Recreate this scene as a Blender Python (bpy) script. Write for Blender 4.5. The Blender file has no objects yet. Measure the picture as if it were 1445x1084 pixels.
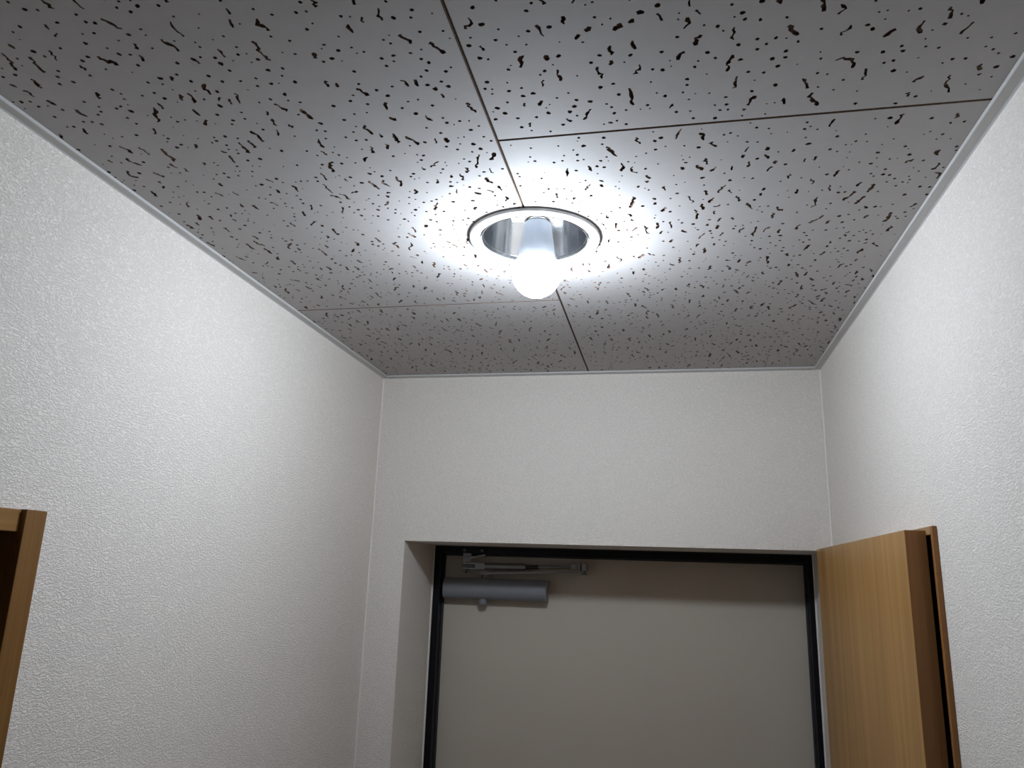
import bpy, bmesh, math, random
from mathutils import Vector, Matrix
from mathutils.geometry import delaunay_2d_cdt

random.seed(11)
S = bpy.context.scene
COL = S.collection

# ------------------------------------------------------------------ camera
CZ = 1.978                      # phone held overhead, just under the ceiling
yaw, pitch, roll = -0.208413, 0.247763, 0.0335547
cy, sy, cp, sp = math.cos(yaw), math.sin(yaw), math.cos(pitch), math.sin(pitch)
fwd = Vector((sy*cp, cy*cp, sp))
r0 = Vector((cy, -sy, 0)); u0 = r0.cross(fwd)
right = r0*math.cos(roll) + u0*math.sin(roll)
up = -r0*math.sin(roll) + u0*math.cos(roll)
cam_d = bpy.data.cameras.new('camera')
cam = bpy.data.objects.new('camera', cam_d); COL.objects.link(cam)
cam_d.sensor_fit = 'HORIZONTAL'; cam_d.sensor_width = 36.0
cam_d.lens = 1073.13/1445*36.0
cam_d.clip_start = 0.01
m = Matrix((right, up, -fwd)).transposed().to_4x4(); m.translation = (0, 0, CZ)
cam.matrix_world = m
S.camera = cam

# ------------------------------------------------------------------ world, view
w = bpy.data.worlds.new('world'); S.world = w; w.use_nodes = True
w.node_tree.nodes['Background'].inputs[0].default_value = (0, 0, 0, 1)
w.node_tree.nodes['Background'].inputs[1].default_value = 0.0
S.view_settings.view_transform = 'Standard'
S.view_settings.look = 'None'
S.view_settings.gamma = 1.0
S.view_settings.use_curve_mapping = False
S.view_settings.exposure = 0.0
LAMP_STRENGTH = 238.0

# ------------------------------------------------------------------ key dimensions (metres)
XL, XR = -0.6209, 0.2977        # corridor walls
YD = 1.5498                     # wall face above the entrance door
YF = 1.758                      # face of the steel door frame, deep in the recess
YREAR = -3.0
ZC = CZ + 0.4223                # ceiling
ZS = CZ + 0.0655                # soffit of the door recess
XREC = -0.5464                  # left side of the recess
LAMP = (-0.1640, 0.8860)

# ------------------------------------------------------------------ materials
def nodes(name):
    mt = bpy.data.materials.new(name); mt.use_nodes = True
    nt = mt.node_tree
    return mt, nt, nt.nodes['Principled BSDF']

def plain(name, col, rough=0.5, metal=0.0, noise=0.0, nscale=40.0, bump=0.0, spec=0.5):
    mt, nt, b = nodes(name)
    b.inputs['Roughness'].default_value = rough
    b.inputs['Metallic'].default_value = metal
    b.inputs['Specular IOR Level'].default_value = spec
    tc = nt.nodes.new('ShaderNodeTexCoord')
    nz = nt.nodes.new('ShaderNodeTexNoise'); nz.inputs['Scale'].default_value = nscale
    nz.inputs['Detail'].default_value = 3
    nt.links.new(tc.outputs['Object'], nz.inputs['Vector'])
    cr = nt.nodes.new('ShaderNodeValToRGB')
    lo = [max(0, c*(1-noise)) for c in col]; hi = [min(1, c*(1+noise)) for c in col]
    cr.color_ramp.elements[0].position = 0.3; cr.color_ramp.elements[1].position = 0.7
    cr.color_ramp.elements[0].color = (*lo, 1); cr.color_ramp.elements[1].color = (*hi, 1)
    nt.links.new(nz.outputs['Fac'], cr.inputs['Fac'])
    nt.links.new(cr.outputs['Color'], b.inputs['Base Color'])
    if bump:
        bp = nt.nodes.new('ShaderNodeBump'); bp.inputs['Distance'].default_value = bump
        nt.links.new(nz.outputs['Fac'], bp.inputs['Height'])
        nt.links.new(bp.outputs['Normal'], b.inputs['Normal'])
    return mt

def wallpaper(name, col, dist=0.00062):
    """off-white embossed vinyl wallpaper: fine horizontal pebbled relief"""
    mt, nt, b = nodes(name)
    b.inputs['Roughness'].default_value = 0.62
    b.inputs['Specular IOR Level'].default_value = 0.3
    N, L = nt.nodes.new, nt.links.new
    tc = N('ShaderNodeTexCoord')
    mp = N('ShaderNodeMapping'); mp.inputs['Scale'].default_value = (1, 1, 2.1)
    L(tc.outputs['Object'], mp.inputs['Vector'])
    n1 = N('ShaderNodeTexNoise'); n1.inputs['Scale'].default_value = 260
    n1.inputs['Detail'].default_value = 3; n1.inputs['Distortion'].default_value = 0.9
    L(mp.outputs['Vector'], n1.inputs['Vector'])
    n2 = N('ShaderNodeTexNoise'); n2.inputs['Scale'].default_value = 700
    n2.inputs['Detail'].default_value = 2
    L(mp.outputs['Vector'], n2.inputs['Vector'])
    mr = N('ShaderNodeMapRange'); mr.interpolation_type = 'SMOOTHSTEP'
    mr.inputs['From Min'].default_value = 0.36; mr.inputs['From Max'].default_value = 0.64
    L(n1.outputs['Fac'], mr.inputs['Value'])
    ad = N('ShaderNodeMath'); ad.operation = 'MULTIPLY_ADD'; ad.inputs[1].default_value = 0.35
    L(n2.outputs['Fac'], ad.inputs[0]); L(mr.outputs['Result'], ad.inputs[2])
    bp = N('ShaderNodeBump'); bp.inputs['Distance'].default_value = dist
    bp.inputs['Strength'].default_value = 1.0
    L(ad.outputs[0], bp.inputs['Height']); L(bp.outputs['Normal'], b.inputs['Normal'])
    cr = N('ShaderNodeValToRGB')
    cr.color_ramp.elements[0].color = (col[0]*.88, col[1]*.88, col[2]*.88, 1)
    cr.color_ramp.elements[1].color = (*col, 1)
    L(mr.outputs['Result'], cr.inputs['Fac']); L(cr.outputs['Color'], b.inputs['Base Color'])
    return mt

def wood(name, dark, light, axis='Z', rough=0.42, fine=260.0):
    mt, nt, b = nodes(name)
    N, L = nt.nodes.new, nt.links.new
    b.inputs['Roughness'].default_value = rough
    b.inputs['Specular IOR Level'].default_value = 0.35
    tc = N('ShaderNodeTexCoord')
    def stretched(k, s):
        mp = N('ShaderNodeMapping')
        sc = [1.0, 1.0, 1.0]; sc['XYZ'.index(axis)] = k
        mp.inputs['Scale'].default_value = sc
        L(tc.outputs['Object'], mp.inputs['Vector'])
        n = N('ShaderNodeTexNoise'); n.inputs['Scale'].default_value = s
        n.inputs['Detail'].default_value = 4; n.inputs['Distortion'].default_value = 0.3
        L(mp.outputs['Vector'], n.inputs['Vector'])
        return n
    a = stretched(0.03, 26.0); c = stretched(0.02, fine)
    mx = N('ShaderNodeMath'); mx.operation = 'MULTIPLY_ADD'; mx.inputs[1].default_value = 0.45
    L(c.outputs['Fac'], mx.inputs[0])
    m2 = N('ShaderNodeMath'); m2.operation = 'MULTIPLY'; m2.inputs[1].default_value = 0.55
    L(a.outputs['Fac'], m2.inputs[0]); L(m2.outputs[0], mx.inputs[2])
    cr = N('ShaderNodeValToRGB')
    cr.color_ramp.elements[0].position = 0.34; cr.color_ramp.elements[1].position = 0.66
    cr.color_ramp.elements[0].color = (*dark, 1); cr.color_ramp.elements[1].color = (*light, 1)
    L(mx.outputs[0], cr.inputs['Fac']); L(cr.outputs['Color'], b.inputs['Base Color'])
    bp = N('ShaderNodeBump'); bp.inputs['Distance'].default_value = 0.00015
    L(c.outputs['Fac'], bp.inputs['Height']); L(bp.outputs['Normal'], b.inputs['Normal'])
    return mt

M = {}
M['paper'] = wallpaper('wallpaper', (0.89, 0.825, 0.76))
M['bead'] = plain('corner_sealant', (0.80, 0.75, 0.69), 0.6)
M['tile'] = plain('ceiling_tile_paint', (0.43, 0.408, 0.40), 0.75, noise=0.02, nscale=60, spec=0.2)
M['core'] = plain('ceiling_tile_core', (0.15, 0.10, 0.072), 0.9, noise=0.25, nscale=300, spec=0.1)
M['board'] = plain('backing_board', (0.16, 0.12, 0.09), 0.9, noise=0.1)
M['trim'] = plain('white_vinyl_trim', (0.52, 0.51, 0.50), 0.5, noise=0.01)
M['floor'] = wood('floor_wood', (0.14, 0.08, 0.04), (0.22, 0.135, 0.075), 'Y')
M['oak'] = wood('oak_veneer', (0.30, 0.152, 0.045), (0.48, 0.265, 0.09), 'Z')
M['oak_edge'] = wood('oak_edge_band', (0.20, 0.082, 0.023), (0.29, 0.126, 0.038), 'Z')
M['oak_y'] = wood('oak_along', (0.26, 0.15, 0.065), (0.40, 0.25, 0.12), 'Y')
M['walnut'] = wood('brown_wood', (0.15, 0.068, 0.017), (0.24, 0.118, 0.032), 'Z')
M['walnut_y'] = wood('brown_wood_along', (0.18, 0.083, 0.022), (0.29, 0.147, 0.043), 'Y')
M['doorpaint'] = plain('door_paint', (0.53, 0.47, 0.395), 0.42, noise=0.015, nscale=8, bump=0.0001)
M['frame'] = plain('black_frame_paint', (0.004, 0.0045, 0.007), 0.4, noise=0.1, spec=0.25)
M['rubber'] = plain('dark_seal', (0.03, 0.03, 0.032), 0.6, noise=0.1)
M['closer'] = plain('grey_closer_paint', (0.21, 0.215, 0.24), 0.4, metal=0.15, noise=0.02)
M['closer_arm'] = plain('silver_arm_metal', (0.26, 0.26, 0.27), 0.38, metal=0.6, noise=0.05)
M['steel'] = plain('dark_steel', (0.12, 0.12, 0.125), 0.4, metal=0.7, noise=0.1)
M['ring'] = plain('white_enamel', (0.60, 0.60, 0.59), 0.35, noise=0.01)
M['chrome'] = plain('mirror_reflector', (0.64, 0.65, 0.67), 0.13, metal=1.0, noise=0.03, nscale=12)
M['bulbbody'] = plain('bulb_plastic', (0.24, 0.255, 0.28), 0.4, noise=0.01)
M['socket'] = plain('porcelain_socket', (0.42, 0.37, 0.32), 0.5, noise=0.2, nscale=90)
M['brass'] = plain('screw_cap_metal', (0.6, 0.58, 0.52), 0.3, metal=1.0, noise=0.05)
mt, nt, b = nodes('glowing_globe')
b.inputs['Base Color'].default_value = (0.9, 0.9, 0.9, 1)
b.inputs['Emission Color'].default_value = (0.79, 0.89, 1.0, 1)
b.inputs['Emission Strength'].default_value = LAMP_STRENGTH
M['globe'] = mt

# ------------------------------------------------------------------ mesh helpers
def link(name, me, mats, parent=None):
    for k in (mats if isinstance(mats, (list, tuple)) else [mats]):
        me.materials.append(M[k])
    o = bpy.data.objects.new(name, me); COL.objects.link(o)
    if parent is not None: o.parent = parent
    return o

def obj(name, bm, mats, parent=None, smooth=False):
    bmesh.ops.recalc_face_normals(bm, faces=bm.faces[:])
    if parent is not None and tuple(parent.location) != (0, 0, 0):
        bmesh.ops.translate(bm, verts=bm.verts[:], vec=-parent.location)
    if smooth:
        for f in bm.faces: f.smooth = True
        for e in bm.edges:
            if len(e.link_faces) == 2 and e.calc_face_angle(0) > 0.6: e.smooth = False
    me = bpy.data.meshes.new(name); bm.to_mesh(me); bm.free()
    return link(name, me, mats, parent)

def box(bm, x0, x1, y0, y1, z0, z1, bev=0.0):
    t = bmesh.new()
    bmesh.ops.create_cube(t, size=1.0)
    for v in t.verts:
        v.co = Vector(((x0+x1)/2 + v.co.x*(x1-x0), (y0+y1)/2 + v.co.y*(y1-y0), (z0+z1)/2 + v.co.z*(z1-z0)))
    if bev: bmesh.ops.bevel(t, geom=t.edges[:], offset=bev, segments=2, profile=0.5, affect='EDGES')
    me = bpy.data.meshes.new('tmp'); t.to_mesh(me); t.free()
    bm.from_mesh(me); bpy.data.meshes.remove(me)
    return bm

def B(*a, **k): return box(bmesh.new(), *a, **k)

def extrude_poly(pts, axis, a0, a1, bev=0.0):
    """pts: 2-D outline in the plane across `axis` (x: (y,z); y: (x,z); z: (x,y))"""
    bm = bmesh.new()
    def co(p, a): return {'x': (a, p[0], p[1]), 'y': (p[0], a, p[1]), 'z': (p[0], p[1], a)}[axis]
    lo = [bm.verts.new(co(p, a0)) for p in pts]; hi = [bm.verts.new(co(p, a1)) for p in pts]
    n = len(pts)
    caps = [bm.faces.new(lo), bm.faces.new(hi)]
    for i in range(n): bm.faces.new((lo[i], lo[(i+1) % n], hi[(i+1) % n], hi[i]))
    if bev:
        ed = list({e for f in caps for e in f.edges})
        bmesh.ops.bevel(bm, geom=ed, offset=bev, segments=2, profile=0.5, affect='EDGES')
    return bm

def lathe(profile, cx, cy_, seg=64, close=False, ripple=0.0, waves=14):
    """profile: list of (radius, z)"""
    bm = bmesh.new(); rings = []
    for r, z in profile:
        if r < 1e-6: rings.append([bm.verts.new((cx, cy_, z))])
        else: rings.append([bm.verts.new((cx + r*(1+ripple*math.sin(waves*2*math.pi*i/seg))*math.cos(2*math.pi*i/seg), cy_ + r*(1+ripple*math.sin(waves*2*math.pi*i/seg))*math.sin(2*math.pi*i/seg), z)) for i in range(seg)])
    pairs = list(zip(rings, rings[1:]))
    if close: pairs.append((rings[-1], rings[0]))
    for A, C in pairs:
        for i in range(seg):
            j = (i+1) % seg
            if len(A) == 1 and len(C) == 1: continue
            elif len(A) == 1: bm.faces.new((A[0], C[i], C[j]))
            elif len(C) == 1: bm.faces.new((A[i], C[0], A[j]))
            else: bm.faces.new((A[i], C[i], C[j], A[j]))
    return bm

def rod(bm, a, b_, r, seg=16, r2=None):
    a, b_ = Vector(a), Vector(b_); d = b_-a
    q = d.to_track_quat('Z', 'Y').to_matrix().to_4x4(); q.translation = (a+b_)/2
    bmesh.ops.create_cone(bm, cap_ends=True, segments=seg, radius1=r, radius2=r if r2 is None else r2, depth=d.length, matrix=q)
    return bm

def empty(name, loc, label=None, cat=None, kind=None):
    o = bpy.data.objects.new(name, None); COL.objects.link(o); o.location = loc
    o.empty_display_size = 0.05
    if label: o['label'] = label
    if cat: o['category'] = cat
    if kind: o['kind'] = kind
    return o

def struct(o, label, cat):
    o['kind'] = 'structure'; o['label'] = label; o['category'] = cat
    return o

# ================================================================== ROOM SHELL
ZT = ZC + 0.13
struct(obj('floor', B(XL-0.12, XR+0.12, YREAR-0.1, 1.9, -0.08, 0.0), 'floor'),
       'brown wood floor of the narrow entrance corridor', 'floor')

# left wall with the doorway opening
DW0, DW1, DWZ = -0.12, 0.6345, CZ+0.0262      # opening in y and its head height
WT = 0.10
def wall_with_opening(x0, x1, y0, y1, oy0, oy1, oz):
    # outline in (y, z): an upside-down U around a floor-level opening
    pts = [(y0, 0), (oy0, 0), (oy0, oz), (oy1, oz), (oy1, 0), (y1, 0), (y1, ZT), (y0, ZT)]
    return extrude_poly(pts, 'x', x0, x1)
struct(obj('wall_left', wall_with_opening(XL-WT, XL, YREAR, 1.82, DW0-0.02, DW1+0.006, DWZ+0.006), 'paper'),
       'white embossed wallpaper wall with the brown-framed doorway', 'wall')

# right wall with the shallow closet opening
CY0, CY1, CZT = 0.9585, YD-0.0005, CZ+0.0717
wall_right = struct(obj('wall_right', wall_with_opening(XR, XR+WT, YREAR, 1.82, CY0+0.004, CY1-0.02, CZT-0.006), 'paper'),
       'white embossed wallpaper wall with the oak closet door', 'wall')

# end wall over and beside the recessed entrance door
pts = [(XL, 0), (XREC, 0), (XREC, ZS), (XR, ZS), (XR, ZT), (XL, ZT)]
struct(obj('wall_back', extrude_poly(pts, 'y', YD, 1.82), 'paper'),
       'white embossed wallpaper wall around the recessed entrance door', 'wall')
struct(obj('wall_front', B(XL-WT, XR+WT, YREAR-0.1, YREAR, 0, ZT), 'paper'),
       'white wallpaper wall closing the far end of the corridor', 'wall')

# sealant lines in the two inner corners of the end wall
def corner_line(sx, x):
    t = 0.0016
    return extrude_poly([(x, YD), (x+sx*t, YD), (x, YD-t)], 'z', 0.0, ZC-0.004)
struct(obj('trim_5', corner_line(1, XL), 'bead'), 'thin pale sealant line in the corner beside the door closer', 'trim')
struct(obj('trim_6', extrude_poly([(XR, YD), (XR-0.0016, YD), (XR, YD-0.0016)], 'z', CZT+0.001, ZC-0.004), 'bead'),
       'thin pale sealant line in the corner above the oak closet', 'trim')

# ------------------------------------------------------------------ ceiling
JX = -0.1627                    # lengthwise joint
TW, TL = 0.455, 0.910
YSL, YSR = 1.1133, 0.6592       # cross joints, staggered by half a tile
HOLE = 0.074
hx, hy = LAMP
q = 0.0745
bm = bmesh.new()
zc0, zc1 = ZC+0.0095, ZC+0.0225
box(bm, XL, XR, YREAR, hy-q, zc0, zc1)
box(bm, XL, XR, hy+q, YD, zc0, zc1)
box(bm, XL, hx-q, hy-q, hy+q, zc0, zc1)
box(bm, hx+q, XR, hy-q, hy+q, zc0, zc1)
ceiling = struct(obj('ceiling', bm, 'board'), 'ceiling of pitted white acoustic tiles in a half-offset layout', 'ceiling')

def pit_outlines(x0, x1, y0, y1, rng):
    """random round pits and wiggly fissures, most fissures running lengthwise"""
    out = []; grid = {}
    G = 0.008
    def mark(x, y, r): grid.setdefault((int(x//G), int(y//G)), []).append((x, y, r))
    area = (x1-x0)*(y1-y0)
    mg = 0.004
    def free(x, y, r, pad=0.0012):
        i, j = int(x//G), int(y//G)
        for di in (-1, 0, 1):
            for dj in (-1, 0, 1):
                for (a, c, s) in grid.get((i+di, j+dj), ()):
                    if (a-x)**2 + (c-y)**2 < (r+s+pad)**2: return False
        return True
    def blob(x, y, rx, ry, rot, n):
        pts = []
        for i in range(n):
            t = 2*math.pi*i/n
            k = rng.uniform(0.78, 1.18)
            px, py = rx*k*math.cos(t), ry*k*math.sin(t)
            pts.append((x + px*math.cos(rot) - py*math.sin(rot), y + px*math.sin(rot) + py*math.cos(rot)))
        return pts
    nw = int(area*800)
    for _ in range(nw):
        for _t in range(12):
            L_ = rng.choice([rng.uniform(0.006, 0.012), rng.uniform(0.010, 0.020), rng.uniform(0.014, 0.029)])
            ang = math.pi/2 + rng.gauss(0, 0.22)
            x, y = rng.uniform(x0+mg, x1-mg), rng.uniform(y0+mg, y1-mg)
            n = max(3, int(L_/0.0030))
            c = []; a = ang; px, py = x, y
            for i in range(n+1):
                c.append((px, py)); a = ang + rng.gauss(0, 0.55)
                px += math.cos(a)*L_/n; py += math.sin(a)*L_/n
            if not all(x0+mg < u < x1-mg and y0+mg < v < y1-mg for u, v in c): continue
            if not all(free(u, v, 0.0030) for u, v in c): continue
            wid = rng.uniform(0.0010, 0.0016)
            # split some fissures into a chain of separate pieces
            segs = [c]
            if n >= 6 and rng.random() < 0.35:
                k = rng.randint(2, n-3); segs = [c[:k+1], c[k+2:]]
            for sg in segs:
                lft, rgt = [], []
                for i, (u, v) in enumerate(sg):
                    p, nx = sg[max(0, i-1)], sg[min(len(sg)-1, i+1)]
                    dx, dy = nx[0]-p[0], nx[1]-p[1]; l = math.hypot(dx, dy) or 1
                    dx, dy = dx/l, dy/l
                    wd = wid*rng.uniform(0.5, 1.75)
                    if i in (0, len(sg)-1): wd *= 0.75
                    lft.append((u - dy*wd, v + dx*wd)); rgt.append((u + dy*wd, v - dx*wd))
                poly = rgt + lft[::-1]
                if len(sg) >= 2 and simple(poly):
                    out.append((poly, rng.uniform(0.0022, 0.0034), rng.random() < 0.5))
            for u, v in c: mark(u, v, 0.0024)
            break
    nd = int(area*2700)
    for _ in range(nd):
        for _t in range(14):
            r = rng.choice([rng.uniform(0.0008, 0.0013), rng.uniform(0.0012, 0.0018), rng.uniform(0.0016, 0.0024)])
            x, y = rng.uniform(x0+mg, x1-mg), rng.uniform(y0+mg, y1-mg)
            if not free(x, y, r, 0.0030 if _t < 10 else 0.0012): continue
            out.append((blob(x, y, r*rng.uniform(0.85, 1.25), r, rng.uniform(0, 3.14), 8), min(0.0034, r*2.2), False))
            mark(x, y, r); break
    return out

def simple(p):
    """True for a counter-clockwise outline that never crosses itself"""
    n = len(p)
    if sum(p[i][0]*p[(i+1) % n][1] - p[(i+1) % n][0]*p[i][1] for i in range(n)) <= 0: return False
    def side(a, b_, c): return (b_[0]-a[0])*(c[1]-a[1]) - (b_[1]-a[1])*(c[0]-a[0])
    for i in range(n):
        a, b_ = p[i], p[(i+1) % n]
        for j in range(i+2, n):
            if i == 0 and j == n-1: continue
            c, d = p[j], p[(j+1) % n]
            if side(a, b_, c)*side(a, b_, d) <= 0 and side(c, d, a)*side(c, d, b_) <= 0: return False
    return True

def make_tile(x0, x1, y0, y1, seed, hole=None):
    """ceiling tile facing down: chamfered edge, real recessed pits, optional round cut-out"""
    rng = random.Random(seed)
    ch, gap = 0.0011, 0.0005
    x0 += gap; x1 -= gap; y0 += gap; y1 -= gap
    ix0, ix1, iy0, iy1 = x0+ch, x1-ch, y0+ch, y1-ch
    co = [(ix0, iy0), (ix1, iy0), (ix1, iy1), (ix0, iy1)]
    faces = [[0, 1, 2, 3]]; depth = [0]; lumpy = [False]
    hole_id = None
    if hole:
        hole_id = 1; n0 = len(co); n = 72
        co += [(hole[0]+HOLE*math.cos(2*math.pi*i/n), hole[1]+HOLE*math.sin(2*math.pi*i/n)) for i in range(n)]
        faces.append(list(range(n0, n0+n))); depth.append(0); lumpy.append(False)
    for pts, d, lump in pit_outlines(ix0, ix1, iy0, iy1, rng):
        if hole and any((p[0]-hole[0])**2 + (p[1]-hole[1])**2 < 0.0785**2 for p in pts): continue
        n0 = len(co); co += pts; faces.append(list(range(n0, n0+len(pts)))); depth.append(d); lumpy.append(lump)
    vs, es, fs, ov, oe, of = delaunay_2d_cdt([Vector(c) for c in co], [], faces, 0, 1e-7)
    V = [(v.x, v.y, ZC) for v in vs]; F = []; mat = []
    kind = []
    for f, ids in zip(fs, of):
        if 0 not in ids or (hole_id is not None and hole_id in ids): kind.append(None)
        else:
            d = max([depth[i] for i in ids])
            kind.append(d)
    topv = {}
    edge_use = {}
    for f, k, ids in zip(fs, kind, of):
        if k is None: continue
        if k == 0:
            F.append(list(f)[::-1]); mat.append(0)
        else:
            g = []; lump = any(lumpy[i] for i in ids)
            for v in f:
                if v not in topv:
                    topv[v] = len(V); V.append((vs[v].x, vs[v].y, ZC + k*(rng.uniform(0.12, 1.0) if lump else 1.0)))
                g.append(topv[v])
            F.append(g[::-1]); mat.append(1)
        for a, c in zip(f, list(f[1:]) + [f[0]]):
            edge_use.setdefault((min(a, c), max(a, c)), []).append((k > 0, a, c))
    for e, us in edge_use.items():
        if len(us) == 2 and us[0][0] != us[1][0]:
            a, c = [(u[1], u[2]) for u in us if u[0]][0]
            F.append([a, c, topv[c], topv[a]]); mat.append(1)
    # chamfer and sides
    def strip(p, q_, po, qo):
        n = len(V)
        V.extend([(*p, ZC), (*q_, ZC), (*qo, ZC+ch), (*po, ZC+ch), (*qo, ZC+0.009), (*po, ZC+0.009)])
        F.append([n, n+3, n+2, n+1]); mat.append(1)
        F.append([n+3, n+5, n+4, n+2]); mat.append(1)
    I = [(ix0, iy0), (ix1, iy0), (ix1, iy1), (ix0, iy1)]; O = [(x0, y0), (x1, y0), (x1, y1), (x0, y1)]
    for i in range(4):
        j = (i+1) % 4
        if hole and abs(I[i][0]-I[j][0]) < 1e-9 and abs(I[i][0]-hole[0]) < HOLE:
            sg = 1 if I[j][1] > I[i][1] else -1
            strip(I[i], (I[i][0], hole[1]-sg*HOLE), O[i], (O[i][0], hole[1]-sg*HOLE))
            strip((I[j][0], hole[1]+sg*HOLE), I[j], (O[j][0], hole[1]+sg*HOLE), O[j])
        else:
            strip(I[i], I[j], O[i], O[j])
    me = bpy.data.meshes.new('ceiling_tile'); me.from_pydata(V, [], F)
    me.polygons.foreach_set('material_index', mat); me.update()
    return link('ceiling_tile', me, ['tile', 'core'], ceiling)

xl0, xr1 = JX-TW, JX+TW
make_tile(xl0, JX, YSL-TL, YSL, 1, LAMP)
make_tile(JX, xr1, YSR, YD-0.001, 2, LAMP)
make_tile(xl0, JX, YSL, YD-0.001, 3)
whole = make_tile(JX, xr1, YSR-TL, YSR, 4)
for cx, cyy in ((xl0, YSL-2*TL), (JX, YSR-2*TL)):
    o = whole.copy(); COL.objects.link(o); o.parent = ceiling
    o.location = (cx-JX, cyy-(YSR-TL), 0)
make_tile(xl0, JX, YREAR, YSL-2*TL, 6)
make_tile(JX, xr1, YREAR, YSR-2*TL, 7)

# ceiling edge trim: a shallow white strip along each wall
TP, TH = 0.0125, 0.0034
def edge_trim(name, pts, axis, a0, a1, label):
    struct(obj(name, extrude_poly(pts, axis, a0, a1), 'trim'), label, 'trim')
def prof(s, x): return [(x, ZC), (x, ZC-TH-0.001), (x+s*0.0018, ZC-TH), (x+s*(TP-0.0008), ZC-TH), (x+s*TP, ZC-TH+0.0008), (x+s*TP, ZC)]
edge_trim('trim_1', prof(1, XL), 'y', YREAR, YD, 'slim white ceiling edge strip on the doorway side wall')
edge_trim('trim_2', prof(-1, XR), 'y', YREAR, YD, 'slim white ceiling edge strip on the closet side wall')
edge_trim('trim_3', prof(-1, YD), 'x', XL+TP, XR-TP, 'slim white ceiling edge strip above the entrance door')
edge_trim('trim_4', prof(1, YREAR), 'x', XL+TP, XR-TP, 'slim white ceiling edge strip at the rear end of the corridor')

# ================================================================== ENTRANCE DOOR
d1 = empty('door_1', ((XREC+XR)/2, YF, 0), 'beige steel entrance door in a black frame, set in a deep recess', 'door', 'structure')
FXL0, FXL1 = XREC+0.0035, XREC+0.0190
FXR0, FXR1 = XR-0.0135, XR-0.0030
FZ0, FZ1 = CZ+0.0478, ZS-0.0025
obj('frame_post', B(FXL0, FXL1, YF, 1.82, 0, FZ1, bev=0.0008), 'frame', d1)
obj('frame_post', B(FXR0, FXR1, YF, 1.82, 0, FZ1, bev=0.0008), 'frame', d1)
obj('frame_head', B(FXL1, FXR0, YF, 1.82, FZ0, FZ1, bev=0.0008), 'frame', d1)
LY = 1.788
leaf = obj('door_leaf', B(FXL1+0.002, FXR0-0.002, LY, LY+0.036, 0.012, FZ0-0.002, bev=0.0008), 'doorpaint', d1)
obj('seal', B(FXL1, FXL1+0.004, LY-0.006, LY, 0.012, FZ0), 'rubber', d1)
obj('seal', B(FXR0-0.004, FXR0, LY-0.006, LY, 0.012, FZ0), 'rubber', d1)
obj('seal', B(FXL1+0.004, FXR0-0.004, LY-0.006, LY, FZ0-0.004, FZ0), 'rubber', d1)
obj('sealant_line', B(XREC, FXL0, YF-0.002, YF+0.02, 0, ZS), 'bead', d1)
obj('sealant_line', B(FXR1, XR, YF-0.002, YF+0.02, 0, ZS), 'bead', d1)
obj('sealant_line', B(FXL0, FXR1, YF-0.0005, YF+0.02, FZ1, ZS), 'rubber', d1)
# lever handle, below the picture edge
hd = obj('handle', rod(rod(bmesh.new(), (FXR0-0.06, LY-0.045, 0.98), (FXR0-0.06, LY, 0.98), 0.011), (FXR0-0.055, LY-0.045, 0.98), (FXR0-0.17, LY-0.045, 0.98), 0.009), 'closer_arm', d1, True)

# ------------------------------------------------------------------ door closer
dc = empty('door_closer', (-0.40, LY, CZ-0.031), 'grey metal door closer with folded double arm at top of beige door', 'door closer')
bx0, bx1 = -0.5165, -0.2755
by1 = LY-0.003
z0, z1 = CZ-0.0535, CZ-0.0060
# rounded-front body profile in (y, z)
prof_b = [(by1, z0), (by1-0.026, z0), (by1-0.034, z0+0.003), (by1-0.0385, z0+0.009), (by1-0.040, z0+0.018),
          (by1-0.0395, z0+0.027), (by1-0.037, z0+0.035), (by1-0.033, z0+0.042), (by1-0.026, z1), (by1, z1)]
obj('body', extrude_poly(prof_b, 'x', bx0+0.003, bx1-0.003), 'closer', dc, True)
obj('end_cap', extrude_poly(prof_b, 'x', bx1-0.003, bx1, 0.0006), 'closer', dc)
obj('end_cap', extrude_poly(prof_b, 'x', bx0, bx0+0.003, 0.0006), 'closer', dc)
obj('mounting_plate', B(bx0+0.01, bx1-0.012, LY-0.0032, LY, z0+0.004, z1-0.004), 'steel', dc)
# spindle cap underneath and pinion on top
sxp, syp = -0.424, by1-0.021
bm = bmesh.new(); rod(bm, (sxp, syp, z0-0.0085), (sxp, syp, z0+0.002), 0.0105, 24)
rod(bm, (sxp, syp, z0-0.0125), (sxp, syp, z0-0.0085), 0.0082, 24, 0.0105)
obj('spindle_cap', bm, 'closer', dc, True)
bm = bmesh.new(); rod(bm, (sxp, syp, z1-0.001), (sxp, syp, z1+0.0085), 0.0065, 6)
obj('spindle', bm, 'steel', dc)
# lower flat arm from the spindle out to the elbow
ex, ey = -0.192, by1-0.026
zl0, zl1 = CZ+0.0035, CZ+0.0120
bm = bmesh.new()
def plank(bm, a, b_, w0, w1, za0, za1, zb0, zb1):
    a, b_ = Vector(a), Vector(b_); d = (b_-a).normalized(); n = Vector((-d.y, d.x))
    vs = []
    for p, wd, u, v in ((a, w0, za0, za1), (b_, w1, zb0, zb1)):
        for s, z in ((-1, u), (1, u), (1, v), (-1, v)):
            c = p + n*s*wd; vs.append(bm.verts.new((c.x, c.y, z)))
    for f in ((0, 1, 2, 3), (7, 6, 5, 4), (0, 4, 5, 1), (1, 5, 6, 2), (2, 6, 7, 3), (3, 7, 4, 0)):
        bm.faces.new([vs[i] for i in f])
    return bm
plank(bm, (sxp-0.006, syp), (ex, ey), 0.0105, 0.0085, CZ+0.0025, CZ+0.0065, CZ+0.0125, CZ+0.0165)
bmesh.ops.bevel(bm, geom=bm.edges[:], offset=0.0008, segments=2, affect='EDGES')
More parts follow.
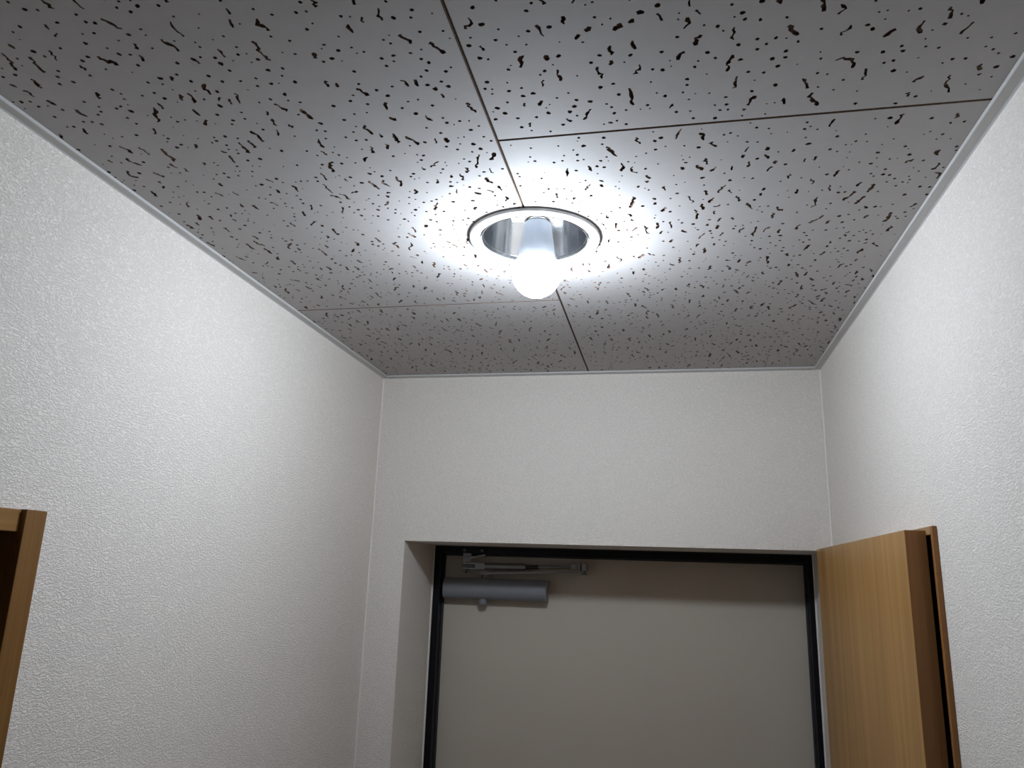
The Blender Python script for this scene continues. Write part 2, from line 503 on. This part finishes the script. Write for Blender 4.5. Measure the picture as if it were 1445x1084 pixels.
obj('lower_arm', bm, 'closer_arm', dc)
bm = bmesh.new(); rod(bm, (ex, ey, CZ+0.0110), (ex, ey, CZ+0.0350), 0.0050, 16)
rod(bm, (ex, ey, CZ+0.0085), (ex, ey, CZ+0.0112), 0.0075, 16)
rod(bm, (ex, ey, CZ+0.0335), (ex, ey, CZ+0.0362), 0.0068, 6)
obj('elbow_pin', bm, 'steel', dc)
# elbow knuckle: three collars
bm = bmesh.new(); box(bm, ex-0.029, ex-0.0155, ey-0.0075, ey+0.0075, CZ+0.0185, CZ+0.0325, 0.0012)
obj('knuckle', bm, 'closer_arm', dc)
bm = bmesh.new(); box(bm, ex-0.0145, ex-0.0075, ey-0.007, ey+0.007, CZ+0.0180, CZ+0.0320, 0.001)
obj('knuckle', bm, 'closer_arm', dc)
bm = bmesh.new(); rod(bm, (ex+0.0005, ey, CZ+0.0175), (ex+0.0005, ey, CZ+0.0335), 0.0082, 20)
obj('knuckle', bm, 'closer_arm', dc, True)
# upper link: threaded rod, sleeve tube, slotted fork at the shoe
zk0, zk1 = CZ+0.0248, CZ+0.0215
bm = bmesh.new(); rod(bm, (-0.332, ey+0.002, zk1), (ex-0.027, ey, zk0), 0.0036, 14)
obj('threaded_rod', bm, 'closer_arm', dc, True)
bm = bmesh.new(); rod(bm, (-0.326, ey+0.0022, zk1), (-0.296, ey+0.0018, zk1+0.0008), 0.0048, 14)
obj('lock_sleeve', bm, 'rubber', dc, True)
bm = bmesh.new(); rod(bm, (-0.436, ey+0.006, zk1-0.0010), (-0.326, ey+0.002, zk1), 0.0074, 20)
obj('sleeve_tube', bm, 'closer_arm', dc, True)
bm = bmesh.new(); box(bm, -0.446, -0.422, ey-0.002, ey+0.014, zk1-0.0085, zk1+0.0068, 0.001)
box(bm, -0.474, -0.444, ey-0.002, ey+0.014, zk1+0.0030, zk1+0.0068, 0.0006)
box(bm, -0.474, -0.444, ey-0.002, ey+0.014, zk1-0.0085, zk1-0.0045, 0.0006)
obj('fork', bm, 'closer_arm', dc)
bm = bmesh.new(); box(bm, -0.478, -0.448, ey+0.000, ey+0.012, zk1-0.0040, zk1+0.0024, 0.0006)
obj('fork_tongue', bm, 'steel', dc)
bm = bmesh.new(); rod(bm, (-0.464, ey+0.006, zk1-0.0150), (-0.464, ey+0.006, zk1+0.0150), 0.0042, 14)
rod(bm, (-0.464, ey+0.006, zk1-0.0175), (-0.464, ey+0.006, zk1-0.0125), 0.0062, 6)
obj('pivot_pin', bm, 'steel', dc)
# shoe bracket screwed to the black frame head
bm = bmesh.new()
box(bm, -0.478, -0.420, YF-0.0050, YF-0.0006, CZ+0.0490, CZ+0.0615, 0.0008)
obj('shoe_plate', bm, 'frame', dc)
bm = bmesh.new()
plank(bm, (-0.464, YF-0.002), (-0.464, ey+0.000), 0.010, 0.008, CZ+0.0465, CZ+0.0505, CZ+0.0300, CZ+0.0345)
plank(bm, (-0.470, YF-0.004), (-0.420, YF-0.004), 0.004, 0.003, CZ+0.0335, CZ+0.0370, CZ+0.0440, CZ+0.0480)
shoe = obj('shoe_bracket', bm, 'closer_arm', dc)
for sxx in (-0.470, -0.428):
    bm = bmesh.new(); rod(bm, (sxx, YF-0.0070, CZ+0.0555), (sxx, YF-0.0048, CZ+0.0555), 0.0034, 12)
    obj('screw', bm, 'steel', dc)

# ================================================================== OAK CLOSET ON THE RIGHT WALL
cl = empty('closet', (XR, (CY0+CY1)/2, 0), 'tall oak veneer closet with a flat door and dark open gap along its edge', 'closet')
cp_ = 0.0055
cx0 = XR-cp_
slab_x0, slab_x1 = 0.2690, cx0-0.0003
slab_y0, slab_y1 = 0.9816, YD-0.0012
obj('door_panel', B(slab_x0, slab_x1-0.0, slab_y0+0.0006, slab_y1, 0.03, CZ+0.0679, bev=0.0004), 'oak', cl)
obj('edge_band', B(slab_x0+0.0002, slab_x1, slab_y0, slab_y0+0.0006, 0.03, CZ+0.0677), 'oak_edge', cl)
obj('casing_post', B(cx0, XR-0.0003, CY0, CY0+0.0075, 0, CZT, bev=0.0005), 'oak_edge', cl)
obj('casing_head', B(cx0, XR-0.0003, CY0+0.0075, CY1, CZT-0.0095, CZT, bev=0.0005), 'oak_y', cl)
bm = bmesh.new()
ci0, ci1, cxi = CY0+0.0045, CY1-0.0205, XR+0.098
box(bm, XR, cxi, ci0, ci0+0.003, 0.0, CZT-0.0065)
box(bm, XR, cxi, ci1-0.003, ci1, 0.0, CZT-0.0065)
box(bm, XR, cxi, ci0+0.003, ci1-0.003, CZT-0.0105, CZT-0.0065)
box(bm, cxi-0.004, cxi, ci0+0.003, ci1-0.003, 0.0, CZT-0.0105)
obj('closet_recess', bm, 'oak_edge', wall_right)

# ================================================================== DOORWAY IN THE LEFT WALL
d2 = empty('door_2', (XL, (DW0+DW1)/2, 0), 'dark doorway with a brown wooden casing in the white wall', 'door', 'structure')
vx = XL+0.0120; hxp = XL+0.0062
obj('casing_post', B(XL, vx, DW1, DW1+0.0255, 0, CZ+0.0478, bev=0.0008), 'walnut', d2)
obj('casing_post', B(XL, vx, DW0-0.0255, DW0, 0, CZ+0.0478, bev=0.0008), 'walnut', d2)
obj('casing_head', B(XL, hxp, DW0, DW1, CZ+0.0262, CZ+0.0474, bev=0.0008), 'walnut_y', d2)
bm = bmesh.new()
jx0 = XL-WT+0.001
obj('jamb', B(jx0, XL, DW1, DW1+0.0055, 0, DWZ), 'walnut', d2)
obj('jamb', B(jx0, XL, DW0-0.0195, DW0, 0, DWZ), 'walnut', d2)
obj('jamb_head', B(jx0, XL, DW0, DW1, DWZ, DWZ+0.0055), 'walnut', d2)
bm.free()
# door leaf standing shut at the back of the jamb
obj('door_leaf', B(jx0-0.036, jx0-0.001, DW0-0.02, DW1+0.0055, 0.008, DWZ+0.006, bev=0.0008), 'walnut', d2)

# ================================================================== DOWNLIGHT
dl = empty('downlight', (LAMP[0], LAMP[1], ZC), 'round recessed downlight with a white ring and mirrored reflector, in tiled ceiling', 'light')
cx_, cy2 = LAMP
# flange ring: dropped lip, flat white face, rolled inner edge
ring = [(0.0745, ZC+0.0010), (0.0825, ZC+0.0002), (0.0835, ZC-0.0006), (0.0835, ZC-0.0026), (0.0826, ZC-0.0040), (0.0800, ZC-0.0048),
        (0.0735, ZC-0.0048), (0.0712, ZC-0.0042), (0.0704, ZC-0.0026), (0.0704, ZC+0.0060), (0.0745, ZC+0.0060)]
obj('flange_ring', lathe(ring, cx_, cy2, 96, True), 'ring', dl, True)
gap_prof = [(0.0703, ZC-0.0012), (0.0689, ZC-0.0012), (0.0689, ZC+0.006), (0.0703, ZC+0.006)]
obj('shadow_gap', lathe(gap_prof, cx_, cy2, 96, True), 'rubber', dl, True)  # dark-coloured ring painting in the shadow gap between flange and reflector lip
lip = [(0.0688, ZC-0.0030), (0.0680, ZC-0.0036), (0.0668, ZC-0.0030), (0.0664, ZC-0.0018), (0.0664, ZC+0.004), (0.0688, ZC+0.004)]
obj('reflector_lip', lathe(lip, cx_, cy2, 96, True), 'chrome', dl, True)
refl = [(0.0658, ZC+0.001), (0.0645, ZC+0.020), (0.0610, ZC+0.045), (0.0550, ZC+0.068), (0.0460, ZC+0.082), (0.0270, ZC+0.086),
        (0.0270, ZC+0.0872), (0.0470, ZC+0.0832), (0.0562, ZC+0.0688), (0.0622, ZC+0.0455), (0.0656, ZC+0.020), (0.0670, ZC+0.001)]
obj('reflector', lathe(refl, cx_, cy2, 168, True, 0.004, 14), 'chrome', dl, True)
can = [(0.0686, ZC+0.0062), (0.0700, ZC+0.0062), (0.0700, ZC+0.122), (0.0, ZC+0.122), (0.0, ZC+0.120), (0.0686, ZC+0.120)]
obj('housing_can', lathe(can, cx_, cy2, 64, True), 'steel', dl, True)
BX, BY, BZ = -0.1602, 0.8835, CZ+0.3716            # bulb globe centre
sock = [(0.0150, ZC+0.0215), (0.0185, ZC+0.0215), (0.0200, ZC+0.0240), (0.0205, ZC+0.060), (0.0225, ZC+0.0620), (0.0225, ZC+0.1000), (0.0200, ZC+0.1195), (0.0, ZC+0.1195), (0.0, ZC+0.0480), (0.0150, ZC+0.0480)]
obj('socket', lathe(sock, BX, BY, 48, True), 'socket', dl, True)
for sgn in (-1, 1):
    bm = bmesh.new()
    box(bm, BX+sgn*0.0270-0.0075, BX+sgn*0.0270+0.0075, BY-0.006, BY+0.006, ZC+0.0250, ZC+0.0840, 0.0012)
    box(bm, BX+sgn*0.0225-0.0035, BX+sgn*0.0225+0.0035, BY-0.005, BY+0.005, ZC+0.0300, ZC+0.0440, 0.0012)
    obj('socket_bracket', bm, 'socket', dl)

# ------------------------------------------------------------------ LED bulb
lb = empty('light_bulb', (BX, BY, BZ), 'glowing white LED bulb hanging out of the downlight', 'light bulb')
GR = 0.0308
gl = [(0.0, BZ-GR)]
for k in range(1, 17):
    t = math.radians(-90 + k*8.0)
    gl.append((GR*math.cos(t), BZ + GR*math.sin(t)))
gl.append((0.0, gl[-1][1]))
GT = gl[-1][1]
obj('globe', lathe(gl, BX, BY, 48), 'globe', lb, True)
bd = [(0.0, GT+0.0002), (0.0226, GT+0.0002), (0.0240, GT+0.0012), (0.0236, GT+0.0040), (0.0218, BZ+0.0380), (0.0198, BZ+0.0500), (0.0184, BZ+0.0620), (0.0178, BZ+0.0675), (0.0165, BZ+0.0690), (0.0, BZ+0.0690)]
obj('bulb_body', lathe(bd, BX, BY, 64), 'bulbbody', lb, True)
sc = [(0.0, BZ+0.0690), (0.0128, BZ+0.0690)]
for k in range(6):
    zz = BZ+0.0705+k*0.0035
    sc += [(0.0132, zz), (0.0122, zz+0.0017)]
sc += [(0.0080, BZ+0.0935), (0.0, BZ+0.0945)]
obj('screw_cap', lathe(sc, BX, BY, 32), 'brass', lb, True)
